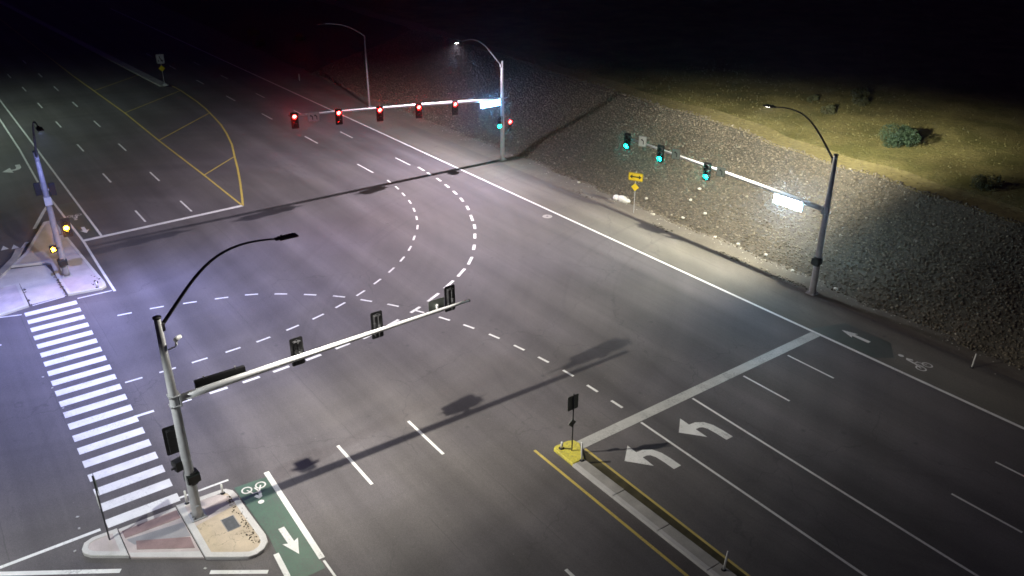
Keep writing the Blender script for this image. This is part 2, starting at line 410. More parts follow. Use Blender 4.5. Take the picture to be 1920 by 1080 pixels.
# long lines
ribbon("edge_line", [(x, -40.12 - .0 * x) for x in (-30, 0, 20, 30, 60, 90, 120, 200)], .20, label="white edge line along the foot of the far shoulder")
ribbon("bike_lane_line", [(65.5, -9.38), (100, -9.42), (130, -9.4), (220, -9.2)], .17)
ribbon("bike_lane_line", [(55.0, -7.9), (60, -7.96), (65, -8.05), (82, -7.7), (95, -8.0), (130, -8.2), (220, -8.3)], .17)
ribbon("gore_line", [(77.5, -7.78), (76.5, -7.70), (75.3, -7.30), (74, -6.80), (72, -6.12), (70.2, -5.52)], .26, label="curved white line edging the turn lane")
ribbon("gore_line", [(67.6, -4.62), (66, -3.95), (64.3, -3.12), (63.4, -2.5)], .26)
ribbon("turn_lane_line", [(63.0, -1.3), (61.9, -.1), (60.5, 2)], .2)
ribbon("yellow_edge_line", [(65.9, -20.3), (75.7, -20.3), (90, -20.15), (104, -20.2), (130, -19.6), (200, -19.0)], .16, "yellow_paint")
ribbon("yellow_curve_line", [(65.8, -20.32), (68.5, -21.2), (72.0, -22.3), (76, -23.5), (80, -24.6), (84, -25.75), (88.4, -26.72), (92.4, -27.45), (96.5, -27.95), (100.5, -28.4), (104.8, -28.7), (111.8, -28.9), (115.8, -28.8)], .18, "yellow_paint")
for a, b in (((75.74, -20.3), (79.81, -24.55)), ((89.94, -20.15), (98.26, -28.05)), ((104.1, -20.2), (112.1, -28.85)), ((118.5, -19.9), (125.5, -27.2))):
    mark("yellow_hatch_bar", stripe(a, b, .15), "yellow_paint", .010)
mark("stop_line", stripe((65.42, -8.05), (65.85, -20.3), .42), "white_paint", .010, "white stop line across the oncoming lanes")
mark("stop_line", stripe((24.45, -21.62), (24.6, -40.05), .62), "worn_white_paint", .010, "broad white stop line beside the yellow median nose")
ribbon("lane_line", [(24.1, -25.35), (10, -25.2), (-10, -25.1)], .13); ribbon("lane_line", [(24.1, -29.0), (10, -28.7), (-10, -28.6)], .13)
ribbon("yellow_median_line", [(25.4, -19.72), (15, -19.66), (-10, -19.6)], .14, "yellow_paint")
ribbon("yellow_median_line", [(24.1, -21.72), (14, -21.58), (-10, -21.5)], .12, "yellow_paint")
for x in (22.5, 10.75, -1.4):
    dash("lane_dash", x, -32.85 + (.3 if x < 20 else 0), 3.0, .12); dash("lane_dash", x, -36.6 + (.25 if x < 20 else 0), 3.0, .12)
for x in (29.4, 17.1, 5): dash("lane_dash", x, -12.4, 3.5, .15); dash("lane_dash", x - .1, -16.1, 3.3, .15)
for x, y in ((68.95, -33.1), (80.9, -33.0), (92.9, -32.9), (104.1, -32.6), (115.7, -32.5), (128, -32.4), (140, -32.3)): dash("lane_dash", x, y, 3.2, .15)
for x, y in ((68.8, -37.0), (80.55, -36.8), (92.3, -36.5), (103.4, -36.1), (117.1, -36.2), (129, -36.1)): dash("lane_dash", x, y, 2.9, .13)
for x, y in ((68.3, -12.85), (80.1, -12.95), (91.8, -13.04), (103.0, -13.0), (113.9, -12.9), (124.8, -12.8), (135, -12.45), (147, -12.2)): dash("lane_dash", x, y, 3.1, .15)
for x, y in ((68.5, -16.5), (78.0, -16.55), (89.6, -16.5), (100.8, -16.5), (112.0, -16.4), (122.7, -16.2), (133.1, -16.0), (145, -15.8)): dash("lane_dash", x, y, 3.1, .15)
# dotted turning guides
ARC_A = [(64.26, -33.07), (62.33, -32.81), (60.49, -32.42), (58.54, -31.93), (56.68, -31.26), (54.96, -30.5), (53.21, -29.56), (51.47, -28.26), (49.92, -27.01), (48.54, -25.61), (47.34, -24.09), (46.26, -22.44), (45.32, -20.74), (44.52, -18.92), (43.9, -17.14), (43.46, -15.3), (43.1, -13.35), (42.95, -11.5), (42.9, -9.6), (42.88, -7.85), (42.9, -6.09)]
ARC_B = [(65.73, -37.24), (64.02, -37.11), (62.09, -36.92), (60.18, -36.6), (58.27, -36.22), (56.45, -35.73), (54.5, -35.04), (52.41, -34.05), (50.71, -33.2), (49.1, -32.15), (47.34, -30.9), (45.49, -29.35), (44.17, -27.76), (43.06, -26.06), (42.03, -24.24), (41.19, -22.43), (40.5, -20.5), (39.88, -18.55), (39.69, -16.76), (39.47, -14.87), (39.34, -12.92), (39.25, -11.2), (39.22, -9.43), (39.25, -7.55), (39.27, -5.69)]
ARC_C = [(51.22, -7.6), (50.97, -9.46), (50.45, -11.35), (49.91, -13.19), (49.28, -14.93), (48.25, -16.5), (47.03, -17.99), (45.7, -19.39), (44.15, -20.54), (42.56, -21.6), (40.9, -22.49), (39.12, -23.27), (37.4, -23.92), (35.52, -24.47), (33.58, -24.86), (31.7, -25.16), (29.78, -25.37), (27.85, -25.43), (26.0, -25.47)]
for A, w, ln in ((ARC_A, .15, .88), (ARC_B, .21, .95), (ARC_C, .15, .82)):
    for i, p in enumerate(A):
        q0 = A[max(i - 1, 0)]; q1 = A[min(i + 1, len(A) - 1)]
        l_ = ln + (.38 if (w > .2 and i in (0, 7, 11, 12, 13, 14)) else 0)
        dash("guide_dash", p[0], p[1], l_, w, math.atan2(q1[1] - q0[1], q1[0] - q0[0]))
# zebra crossing
for i in range(20):
    x = 54.72 - i * 1.205; y1 = -5.55 + i * .018; y0 = -2.60 + i * .017
    mark("crosswalk_stripe", [(x - .30, y0), (x - .30, y1), (x + .30, y1 - .02), (x + .30, y0)], z=.006)
# short lines of the side road
for a, b, w in (((31.66, 6.0), (31.62, -2.0), .18), ((31.72, -5.0), (31.68, -7.35), .13), ((31.3, 1.75), (28.7, -2.1), .22), ((26.6, -4.88), (25.3, -6.7), .20),
                ((55.25, -1.2), (54.85, -2.45), .12), ((55.82, -3.2), (56.05, -5.1), .12), ((55.25, -5.7), (55.2, -7.75), .14), ((51.35, -.9), (51.4, .2), .15),
                ((31.22, -8.92), (24.75, -8.70), .24), ((24.6, -8.70), (14, -8.7), .10), ((26.05, -7.32), (24.6, -7.22), .22)):
    mark("white_line", stripe(a, b, w), z=.012)
# green lane patches
mark("green_lane_patch", [(31.0, -7.36), (27.1, -7.44), (24.2, -7.20), (24.2, -8.60), (26.5, -8.64), (30.9, -8.80)], "green_paint", .003)
mark("green_lane_patch", [(25.2, -40.3), (21.0, -40.3), (20.3, -41.2), (21.4, -42.6), (24.4, -42.6)], "faded_green_paint", .003)
mark("green_lane_patch", [(75.0, -7.95), (65.9, -8.2), (65.9, -9.28), (75.0, -9.30)], "faded_green_paint", .003)

def sym(name, x, y, rz, build, sx=1.0, sy=1.0, label=None):
    b = MB(); build(b, sx, sy); return link(name, b.mesh(name, "white_paint"), ROAD, (x, y, .009), rz, label=label)
def ring_flat(b, cx, cy, r, w, sx, sy, n=20):
    vs = []
    for k in range(n):
        a = 2 * math.pi * k / n
        vs += [((cx + r * math.cos(a)) * sx, (cy + r * math.sin(a)) * sy, 0), ((cx + (r - w) * math.cos(a)) * sx, (cy + (r - w) * math.sin(a)) * sy, 0)]
    b.add(vs, [(2 * k, (2 * k + 2) % (2 * n), (2 * k + 3) % (2 * n), 2 * k + 1) for k in range(n)])
def bike(b, sx, sy):
    # rider's head towards +X, wheels side by side in Y
    ring_flat(b, 0, .31, .24, .07, sx, sy); ring_flat(b, 0, -.31, .24, .07, sx, sy)
    P = lambda pts, z: b.flat(ccw([(u * sx, v * sy) for u, v in pts]), z)
    P(stripe((0, .31), (.42, .10), .07), .001); P(stripe((.02, .02), (.42, .12), .07), .0015); P(stripe((0, -.31), (.36, -.16), .06), .002)
    P(stripe((.38, -.20), (.40, .14), .06), .0025); P([(.40, .18), (.78, .10), (.86, -.08), (.62, -.20), (.52, -.08), (.66, 0), (.42, .04)], .003)
    P([(1.10 + .13 * math.cos(a), -.08 + .13 * math.sin(a)) for a in np.linspace(0, 2 * math.pi, 12, endpoint=False)], .0035)
def arrow(b, sx, sy):
    b.flat([(-.9 * sx, -.13 * sy), (.2 * sx, -.13 * sy), (.2 * sx, .13 * sy), (-.9 * sx, .13 * sy)], 0)
    b.flat([(.05 * sx, -.33 * sy), (.95 * sx, 0), (.05 * sx, .33 * sy), (.2001 * sx, 0)], .001)
def turn(b, sx, sy):
    L, R = poly_line([(-1.65, -.02), (-1.0, -.02), (-.5, .02), (-.15, .16), (.02, .42), (.05, .78)], .46); n = len(L)
    b.add([(p.x * sx, p.y * sy, 0) for p in L + R], [(i, i + n, i + n + 1, i + 1) for i in range(n - 1)])
    b.flat([(u * sx, v * sy) for u, v in ((-.95, .78), (.90, .70), (.10, 1.62))], .001)
sym("bicycle_symbol", 30.5, -8.07, math.pi, bike, label="white bicycle symbol on the near green lane patch")
sym("bicycle_symbol", 18.8, -41.65, 0, bike, 1.3, label="faint bicycle symbol on the far dark shoulder")
sym("bicycle_symbol", 71.5, -8.6, math.pi, bike, .95)
sym("bike_lane_arrow", 26.45, -8.06, math.pi, arrow); sym("bike_lane_arrow", 23.05, -41.65, 0, arrow, 1.0)
sym("bike_lane_arrow", 67.7, -8.6, math.pi, arrow, .8)
sym("turn_arrow", 22.2, -24.2, 0, turn); sym("turn_arrow", 22.3, -27.85, 0, turn)
sym("turn_arrow", 87.6, -7.0, math.pi, turn, 1.0, -.9)
for x, y in ((67.4, -3.1), (67.2, -3.75), (67.6, -2.4), (67.9, -1.7), (68.2, -1.0)): mark("yield_triangle", [(x - .45, y - .26), (x - .45, y + .26), (x + .45, y)])
# utility covers in the road
def cover(x, y, r, m, label, cat="manhole"):
    t = thing("manhole_cover", label, cat, (x, y, 0))
    b = MB(); b.tube([(0, 0, .001), (0, 0, .014)], [r, r - .01], 24); link("rim", b.mesh("rim", m), t)
    b = MB(); b.tube([(0, 0, .012), (0, 0, .019)], .09, 12); link("lid_knob", b.mesh("lid_knob", "iron_dark"), t)
cover(49.14, -39.12, .40, "iron", "pale round manhole cover just inside the far white edge line")
cover(55.14, -28.0, .09, "pale_stone", "tiny pale round survey cover out on the open asphalt", "cover")
# small litter and chips on the near asphalt
for i, (x, y) in enumerate(((32.2, -1.3), (33.0, -1.4), (30.9, -.9), (29.2, -2.9), (46.1, -2.2), (44.6, -2.4), (42.2, -2.5), (26.9, -4.8))):
    b = MB(); b.prism([(-.06, -.03), (.05, -.05), (.07, .03), (-.02, .05)], 0, .02)
    lab = ("pale chip off the left tip of the near island", "pale chip beyond the left tip of the near island, farther from the kerb", "pale chip beside the rounded tip of the near island", "pale chip below the red panels of the near island",
           "pale chip left of the crossing, farthest up the road", "pale chip left of the crossing, middle of three", "pale chip left of the crossing, nearest of three", "pale chip below the tan slab of the near island")[i]
    link("paint_chip", cached("chip", lambda: b.mesh("paint_chip", "worn_white_paint")), None, (x, y, .002), i, lab, "litter", "pale chips scattered near the crossing")

# ------------------------------------------------------------------ traffic islands and median
def isl(name, label): 
    return link(name, None, None, (0, 0, 0), kind="structure", label=label)
# near island (three pieces: pointed nose, cut-through, wide end)
I1 = isl("near_traffic_island", "pointed concrete island with red panels round the near signal pole")
nose = ccw([(30.66, -1.12), (31.02, -1.28), (31.16, -1.62), (31.14, -2.55), (29.22, -2.55), (29.62, -2.0), (30.1, -1.35), (30.40, -1.14)])
b = MB(); b.ring(nose, inset(nose, .22), 0, .15); link("kerb", b.mesh("kerb", "pale_concrete"), I1)
b = MB(); b.flat(inset(nose, .22), .135); link("paving_slab", b.mesh("paving_slab", "pink_concrete"), I1)
wide = ccw([(31.14, -4.93), (31.06, -6.73), (30.98, -7.02), (30.72, -7.22), (30.4, -7.27), (29.0, -7.29), (27.2, -7.36), (26.75, -7.28), (26.46, -7.0), (26.34, -6.66), (26.38, -6.36), (26.6, -6.02), (27.36, -4.97)])
b = MB(); b.ring(wide, inset(wide, .27), 0, .15); link("kerb", b.mesh("kerb", "pale_concrete"), I1)
wi = inset(wide, .27)
b = MB(); b.flat(wi, .138); link("paving_slab", b.mesh("paving_slab", "tan_concrete"), I1, label="cracked tan concrete slab")
b = MB(); b.flat(ccw([(30.86, -5.2), (30.8, -6.62), (30.45, -6.95), (29.7, -6.98), (29.35, -5.2)]), .143); link("paving_slab", b.mesh("paving_slab", "pink_concrete"), I1)
cut = ccw([(31.10, -2.59), (31.10, -4.89), (27.42, -4.93), (29.12, -2.59)])
b = MB(); b.prism(cut, 0, .10, .015); link("walkway_slab", b.mesh("walkway_slab", "pink_concrete"), I1)
b = MB(); b.flat(ccw([(30.25, -2.7), (29.95, -4.86), (28.95, -4.88), (29.75, -2.9)]), .104); link("walkway_slab", b.mesh("walkway_slab", "grey_slab"), I1)
for pl in ([(30.86, -2.68), (30.86, -4.86), (30.28, -4.86), (30.36, -2.68)], [(29.95, -3.0), (28.90, -4.84), (28.15, -4.80), (29.42, -2.9)]):
    pl = ccw(pl); b = MB(); b.prism(pl, .106, .113); link("tactile_panel", b.mesh("tactile_panel", "red_panel"), I1, label="dark red tactile panel")
b = MB(); b.flat(ccw([(31.09, -2.6), (31.09, -4.88), (30.91, -4.88), (30.91, -2.6)]), .105); link("ramp_edge", b.mesh("ramp_edge", "pale_concrete"), I1)
b = MB(); b.flat(ccw([(29.14, -2.61), (27.45, -4.91), (27.85, -4.91), (29.42, -2.61)]), .105); link("ramp_edge", b.mesh("ramp_edge", "pale_concrete"), I1)
for q in ([(31.14, -2.555), (31.14, -2.585), (29.15, -2.585), (29.15, -2.555)], [(31.14, -4.895), (31.14, -4.925), (27.38, -4.965), (27.40, -4.935)]):
    b = MB(); b.flat(ccw(q), .02); link("joint", b.mesh("joint", "sign_ink"), I1)
# loose gravel and weeds on the near island
def gravel(name, pts, smin, smax, m, label, parent=None):
    b = MB()
    for x, y, z in pts:
        s = rnd.uniform(smin, smax); R = Matrix.Rotation(rnd.uniform(0, 6), 3, 'Z')
        vs = [R @ Vector((u * s * rnd.uniform(.6, 1.2), v * s * rnd.uniform(.6, 1.2), w * s * .5)) + Vector((x, y, z)) for u, v, w in ((1, 0, 0), (0, 1, 0), (-1, 0, 0), (0, -1, 0), (0, 0, 1))]
        b.add(vs, [(0, 1, 4), (1, 2, 4), (2, 3, 4), (3, 0, 4)])
    return link(name, b.mesh(name, m), parent, kind="stuff", label=label)
gp = []
for _ in range(90):
    t = rnd.random(); x = 30.5 - 3.6 * t; gp.append((x + rnd.gauss(0, .05), -6.98 + rnd.gauss(0, .12) + .1 * t, .145))
gravel("weed_debris", gp, .018, .055, "weed", "dark weeds and grit along the inner kerb of the near island")
# handhole cover
t = thing("utility_box_lid", "square grey utility lid set in the tan slab of the near island", "utility lid", (28.68, -6.43, .14), .02)
b = MB(); b.prism([(-.40, -.24), (.40, -.24), (.40, .24), (-.40, .24)], 0, .012); link("lid", b.mesh("lid", "handhole"), t)
b = MB(); b.ring(ccw([(-.44, -.28), (.44, -.28), (.44, .28), (-.44, .28)]), [(-.41, -.25), (.41, -.25), (.41, .25), (-.41, .25)], 0, .008, .002); link("frame", b.mesh("frame", "grey_slab"), t)

# left island
I2 = isl("left_traffic_island", "triangular concrete island round the left signal pole")
tri = ccw([(71.0, -6.3), (71.05, -6.75), (70.2, -7.08), (66, -7.25), (60, -7.5), (56.6, -7.66), (55.95, -7.6), (55.7, -7.25), (56.0, -5.30), (59.3, -5.2), (60.4, -5.25), (61.9, -5.3), (62.4, -5.0), (63.1, -3.0), (65.2, -4.2), (68.0, -5.2)])
b = MB(); b.ring(tri, inset(tri, .2), 0, .15); link("kerb", b.mesh("kerb", "pale_concrete"), I2)
b = MB(); b.flat(inset(tri, .2), .137); link("paving_slab", b.mesh("paving_slab", "lavender_concrete"), I2)
b = MB(); b.flat(ccw([(70.4, -6.45), (69.8, -6.8), (62.8, -5.4), (63.2, -3.5), (65.2, -4.5), (68.0, -5.5)]), .142); link("paving_slab", b.mesh("paving_slab", "lightened_tan_concrete"), I2)
b = MB(); b.flat(ccw([(56.1, -5.22), (60.3, -5.18), (62.2, -5.0), (62.9, -2.6), (61.6, .2), (59.9, .6), (59.9, -3.05), (56.0, -3.1)]), .02); link("walkway_slab", b.mesh("walkway_slab", "pale_concrete"), I2, label="pale flush walkway leading to the crossing")
lb = ccw([(55.75, -3.0), (59.8, -3.0), (59.8, 1.0), (55.4, 1.0), (55.3, -1.3)])
b = MB(); b.ring(lb, inset(lb, .2), 0, .15); link("kerb", b.mesh("kerb", "pale_concrete"), I2)
b = MB(); b.flat(inset(lb, .2), .137); link("paving_slab", b.mesh("paving_slab", "lavender_concrete"), I2)
lk = ccw([(66.3, -3.75), (64.6, -3.2), (62.9, -2.3), (61.6, -1.6), (60.9, .2), (60.6, .1), (61.1, -1.85), (62.6, -2.75), (64.4, -3.65), (66.2, -4.2)])
b = MB(); b.prism(lk, 0, .15); link("kerb", b.mesh("kerb", "concrete"), I2)
gp = [(55.9 + rnd.random() * 3.5, -5.15 + rnd.gauss(0, .07), .15) for _ in range(25)] + [(56.2 + rnd.random() * 2, -7.1 + rnd.gauss(0, .15), .15) for _ in range(20)] + [(56 + rnd.random() * 3.4, -3.1 + rnd.gauss(0, .05), .02) for _ in range(22)]
gravel("weed_debris", gp, .04, .10, "weed", "dark weeds and grit on the left island")
# pedestrian cut edges lines
# near median with yellow nose
I3 = isl("median_island", "long narrow raised concrete median with a yellow painted nose")
def med(x0, x1, nose_=False):
    if nose_: return ccw([(x0, -20.42), (24.75, -20.46), (24.93, -20.7), (24.95, -21.1), (24.8, -21.42), (24.5, -21.52), (x0, -21.0)])
n1 = ccw([(23.42, -20.40), (24.82, -20.42), (24.95, -20.60), (24.93, -21.30), (24.80, -21.60), (24.45, -21.68), (23.42, -21.08)])
b = MB(); b.prism(n1, 0, .15, .03); link("median_nose", b.mesh("median_nose", "bright_yellow_paint"), I3, label="bright yellow painted median nose")
xx = 23.38
for i in range(14):
    x1 = xx - 2.7
    b = MB(); b.prism(ccw([(x1 + .02, -20.40), (xx, -20.40), (xx, -21.06 - .012 * i), (x1 + .02, -21.08 - .012 * i)]), 0, .15, .02)
    link("kerb_block", b.mesh("kerb_block", "concrete"), I3)
    b = MB(); b.prism(ccw([(x1 + .02, -20.36), (xx, -20.36), (xx, -20.58), (x1 + .02, -20.58)]), .02, .163, .015)
    link("kerb_edge", b.mesh("kerb_edge", "pale_concrete"), I3); xx = x1
b = MB(); b.flat(ccw([(24.3, -21.08), (24.0, -21.62), (-10, -21.42), (-10, -21.1)]), .0035)
link("gutter_strip", b.mesh("gutter_strip", mat("dirty_yellow_gutter", (.07, .06, .03), .9, var=.4, scale=2)), I3)
# far median
I4 = isl("far_median_island", "narrow raised median running off into the dark")
xx = 116.0; i = 0
while xx < 260:
    x1 = xx + 3.0; y = -27.95 + (xx - 116) * .048
    b = MB(); b.prism(ccw([(xx, y - .55), (x1 - .03, y - .55 + .14), (x1 - .03, y + .55 + .14), (xx, y + .55)]), 0, .15, .03)
    link("kerb_block", b.mesh("kerb_block", "concrete"), I4); xx = x1; i += 1

# ------------------------------------------------------------------ signal poles with luminaires
back_sign = 1.0
def lamp_light(parent, loc, power, colr, expo, c0, c1, lo_back, lo_front, side, size=math.radians(170)):
    d = bpy.data.lights.new("lamp_light", 'SPOT'); d.energy = power * 4 * math.pi; d.color = colr; d.spot_size = size; d.spot_blend = .15
    d.shadow_soft_size = .09
    # road lantern: wide along the kerb, sharp cut-off towards the horizon and behind its own pole
    d.use_nodes = True; k = NT(d); em = d.node_tree.nodes["Emission"]
    tc = k.n("ShaderNodeTexCoord"); sp = k.n("ShaderNodeSeparateXYZ"); k.l(tc.outputs["Normal"], sp.inputs[0])
    c = k.math('ABSOLUTE', sp.outputs[2])
    bat = k.math('POWER', k.math('MAXIMUM', c, c0 + .04), -expo)
    def sm(v, a, b, lo=0.0):
        r = k.n("ShaderNodeMapRange", interpolation_type='SMOOTHSTEP'); r.inputs[1].default_value = a; r.inputs[2].default_value = b
        r.inputs[3].default_value = lo; r.inputs[4].default_value = 1; k.l(v, r.inputs[0]); return r.outputs[0]
    cut = sm(c, c0, c1); b0, b1 = (-.42, .12) if lo_back < .04 else (-.66, .05)
    f0, f1 = (-.96, -.70) if lo_back < .04 else (-.98, -.82)
    back = sm(k.math('MULTIPLY', sp.outputs[0], back_sign), b0, b1, lo_back)
    front = sm(k.math('MULTIPLY', sp.outputs[0], -back_sign), f0, f1, lo_front)
    k.l(k.mul(k.mul(bat, cut), k.mul(k.mul(back, front), k.mul(sm(k.math('MULTIPLY', sp.outputs[1], side[0]), -.75, -.15, side[1]), .1))), em.inputs["Strength"])
    o = bpy.data.objects.new("lamp_light", d); COL.objects.link(o); o.parent = parent; o.location = loc; return o
def bez(p0, p1, p2, p3, n=14):
    return [tuple((1 - t) ** 3 * Vector(p0) + 3 * (1 - t) ** 2 * t * Vector(p1) + 3 * (1 - t) * t * t * Vector(p2) + t ** 3 * Vector(p3)) for t in np.linspace(0, 1, n)]
def luminaire(t, tip, key, lit=True):
    x, y, z = tip
    b = MB(); b.box((x + .30, 0, z), (.78, .32, .085), bev=.03); b.box((x - .12, 0, z + .01), (.22, .13, .10), bev=.03)
    for k in range(5): b.box((x + .05 + k * .12, 0, z + .055), (.02, .26, .03))
    l = link("luminaire", b.mesh("luminaire", "dark_steel"), t)
    b = MB(); b.box((x + .34, 0, z - .05), (.42, .22, .015)); link("lamp_lens", b.mesh("lamp_lens", "led" if lit else "lens_off"), l)
    b = MB(); b.tube([(x + .05, 0, z + .07), (x + .05, 0, z + .13)], .035, 8); link("photocell", b.mesh("photocell", "black"), l)
    if lit: lamp_light(l, (x + .34, 0, z - .10), *LAMP[key])
def signal_pole(loc, rz, label, key, arm=None, arm_z=(5.85, 6.3), pole_m="steel", height=9.35, lum_tip=(5.0, 0, 11.4), collar=False):
    """local +X is the direction of the arms"""
    t = thing("signal_pole", label, "signal pole", loc, rz)
    b = MB(); b.box((0, 0, .03), (.62, .62, .05)); 
    for a in (-1, 1):
        for c in (-1, 1): b.tube([(a * .22, c * .22, .05), (a * .22, c * .22, .16)], .035, 6)
    link("base_plate", b.mesh("base_plate", "steel"), t)
    b = MB(); b.tube([(0, 0, .05), (0, 0, .35), (0, 0, 5.9), (0, 0, height)], [.25, .21, .175, .125], 20); link("shaft", b.mesh("shaft", pole_m, True), t)
    b = MB(); b.tube([(0, 0, height), (0, 0, height + .05), (0, 0, height + .09)], [.16, .16, .08], 16); link("pole_cap", b.mesh("pole_cap", "dark_steel"), t)
    b = MB(); b.box((0, -.24, .55), (.14, .05, .28), bev=.02); link("access_door", b.mesh("access_door", "steel"), t)
    if arm or collar:
        b = MB(); b.box((.21, 0, arm_z[0]), (.07, .42, .52)); b.box((0, 0, arm_z[0] + .22), (.40, .40, .05)); b.box((0, 0, arm_z[0] - .22), (.40, .40, .05))
        if not arm: b.box((0, 0, arm_z[0]), (.36, .36, .42))
        link("arm_flange", b.mesh("arm_flange", "steel"), t)
    if arm:
        n = 14; pts = [(.24 + (arm - .24) * q, 0, arm_z[0] + (arm_z[1] - arm_z[0]) * (q ** .8)) for q in np.linspace(0, 1, n)]
        b = MB(); b.tube(pts, [.16 - .095 * q for q in np.linspace(0, 1, n)], 16); link("mast_arm", b.mesh("mast_arm", "arm_steel", True), t)
        b = MB(); b.tube([pts[-1], (pts[-1][0] + .03, 0, pts[-1][2])], .075, 12); link("end_cap", b.mesh("end_cap", "dark_steel"), t)
    x, y, z = lum_tip
    b = MB(); b.tube(bez((.10, 0, height - .35), (1.7, 0, height + 1.35), (2.3, 0, z + .55), (x, 0, z - .02), 18), [.075 - .04 * q for q in np.linspace(0, 1, 18)], 10)
    link("luminaire_arm", b.mesh("luminaire_arm", "dark_steel" if key != 'mid' else "dimmed_steel", True), t)
    b = MB(); b.box((.13, 0, height - .38), (.16, .18, .34), bev=.03); link("arm_bracket", b.mesh("arm_bracket", pole_m), t)
    luminaire(t, lum_tip, key)
    return t
signal_pole((29.92, -5.48, .14), -math.pi / 2 - .012, "grey signal pole with long mast arm rising from the near island", "near", arm=13.6, arm_z=(5.75, 6.15), lum_tip=(5.0, 0, 11.35))
signal_pole((28.1, -44.42, 0), 0, "grey signal pole at the foot of the stone slope, arm of green signals", "right", arm=17.9, arm_z=(5.72, 6.25), lum_tip=(4.95, 0, 11.2), height=9.25)
signal_pole((63.6, -45.0, 0), math.pi / 2 - .01, "pale signal pole beyond the junction, arm of red signals", "mid", arm=20.6, arm_z=(5.75, 7.3), pole_m="arm_steel", lum_tip=(4.5, 0, 11.45))
signal_pole((59.1, -5.8, .14), math.pi, "signal pole without mast arm standing on the left island", "left", arm=None, pole_m="dimmed_steel", collar=True, arm_z=(5.35, 5.5), lum_tip=(4.95, 0, 11.2), height=8.6)

# plain street lamps (two of them stand just outside the photograph)
def street_lamp(loc, rz, label, key, h=9.2, reach=4.9, top=9.9, lit=True, r=.09):
    t = thing("street_lamp", label, "street lamp", loc, rz, "plain street lamps away from the junction")
    b = MB(); b.box((0, 0, .03), (.45, .45, .05)); link("base_plate", b.mesh("base_plate", "steel"), t)
    b = MB(); b.tube([(0, 0, .05), (0, 0, h)], [r * 1.3, r * .8], 12); link("shaft", b.mesh("shaft", "steel", True), t)
    b = MB(); b.tube(bez((0, 0, h - .1), (1.2, 0, h + .8), (2.5, 0, top), (reach, 0, top), 12), .045, 8); link("luminaire_arm", b.mesh("luminaire_arm", "steel", True), t)
    luminaire(t, (reach, 0, top), key, lit)
street_lamp((90.2, -44.5, 0), math.pi / 2, "thin unlit street lamp behind the arm of red signals", "far", h=8.25, lit=False)
street_lamp((28.4, 10.5, 0), -math.pi / 2, "lit street lamp beside the side road off the left edge", "leg", h=9.2, reach=6.2, top=11.2)
street_lamp((106, 3.4, 0), -math.pi / 2, "lit street lamp beside the oncoming lanes off the left edge", "far", h=9.2, reach=4.4, top=11.2)

# ------------------------------------------------------------------ traffic lights
def tl_meshes():
    d = {}
    b = MB(); b.box((0, .02, 0), (.58, .012, 1.32), bev=.05); d['backplate'] = b.mesh("backplate", "black")
    b = MB()
    for k in (-1, 0, 1): b.box((0, .10, k * .355), (.34, .20, .345), bev=.03)
    b.tube([(0, .10, .52), (0, .10, .60)], .03, 8); d['housing'] = b.mesh("housing", "black")
    b = MB(); n = 12; r = .17
    vs = []; 
    for k in range(n + 1):
        a = math.radians(-35 + 250 * k / n); c, s = math.cos(a), math.sin(a); dl = .17 if 0 < k < n else .09
        for rr in (r, r - .008): vs += [(rr * c, 0, rr * s), (rr * c, -dl, rr * s)]
    fs = []
    for k in range(n):
        i = 4 * k; j = i + 4; fs += [(i, i + 1, j + 1, j), (i + 2, j + 2, j + 3, i + 3), (i + 1, i + 3, j + 3, j + 1)]
    b.add(vs, fs); d['visor'] = b.mesh("visor", "visor")
    for nm in ('lens_off', 'lens_red', 'lens_green', 'lens_amber'):
        b = MB(); vs = [(0, -.045, 0)]; n = 20
        for rr, yy in ((.08, -.04), (.13, -.022), (.165, 0)): vs += [(rr * math.cos(2 * math.pi * k / n), yy, rr * math.sin(2 * math.pi * k / n)) for k in range(n)]
        fs = [(0, 1 + k, 1 + (k + 1) % n) for k in range(n)]
        for q in (0, 1): fs += [(1 + q * n + k, 1 + (q + 1) * n + k, 1 + (q + 1) * n + (k + 1) % n, 1 + q * n + (k + 1) % n) for k in range(n)]
        b.add(vs, fs); d[nm] = b.mesh("lens", nm, True)
    b = MB(); b.box((0, .27, .02), (.07, .14, .16)); b.box((0, .235, 0), (.05, .05, 1.0)); d['bracket'] = b.mesh("bracket", "dark_steel")
    b = MB(); b.box((.24, .12, .45), (.18, .05, .05)); b.box((.24, .12, -.45), (.18, .05, .05)); b.box((.34, .12, 0), (.05, .05, 1.0)); d['side_bracket'] = b.mesh("bracket", "dark_steel")
    return d
TL = tl_meshes()
def traffic_light(loc, rz, lit, label, group=None, backplate=True, side=0, tilt=0.0):
    """local -Y is the way the lenses face"""
    t = thing("traffic_light", label, "traffic light", loc, group=group, rot=(tilt, 0, rz))
    if backplate: link("backplate", TL['backplate'], t)
    link("housing", TL['housing'], t)
    if side: link("bracket", TL['side_bracket'], t, (0 if side > 0 else -.68, 0, 0))
    else: link("bracket", TL['bracket'], t)
    for k, nm in ((1, 'lens_red'), (0, 'lens_amber'), (-1, 'lens_green')):
        link("visor", TL['visor'], t, (0, -.002, k * .355))
        link("lens", TL[nm if lit == nm else 'lens_off'], t, (0, -.002, k * .355), label=(nm.split('_')[1] + " lens, lit") if lit == nm else None)
    return t
# near arm: backs towards the camera, facing +X
R90 = math.pi / 2
G1 = "signals hung from the near mast arm, seen from behind"
for y, z, lab in ((-10.70, 6.17, "dark signal seen from behind, nearest the pole of the near arm"), (-14.47, 6.25, "dark signal seen from behind in the middle of the near arm"), (-18.30, 6.45, "dark signal seen from behind at the tip of the near arm")):
    traffic_light((30.22, y, z), R90, None, lab, G1)
traffic_light((30.15, -5.14, 4.03), R90, None, "dark signal seen from behind, clamped low on the side of the near pole", side=-1)
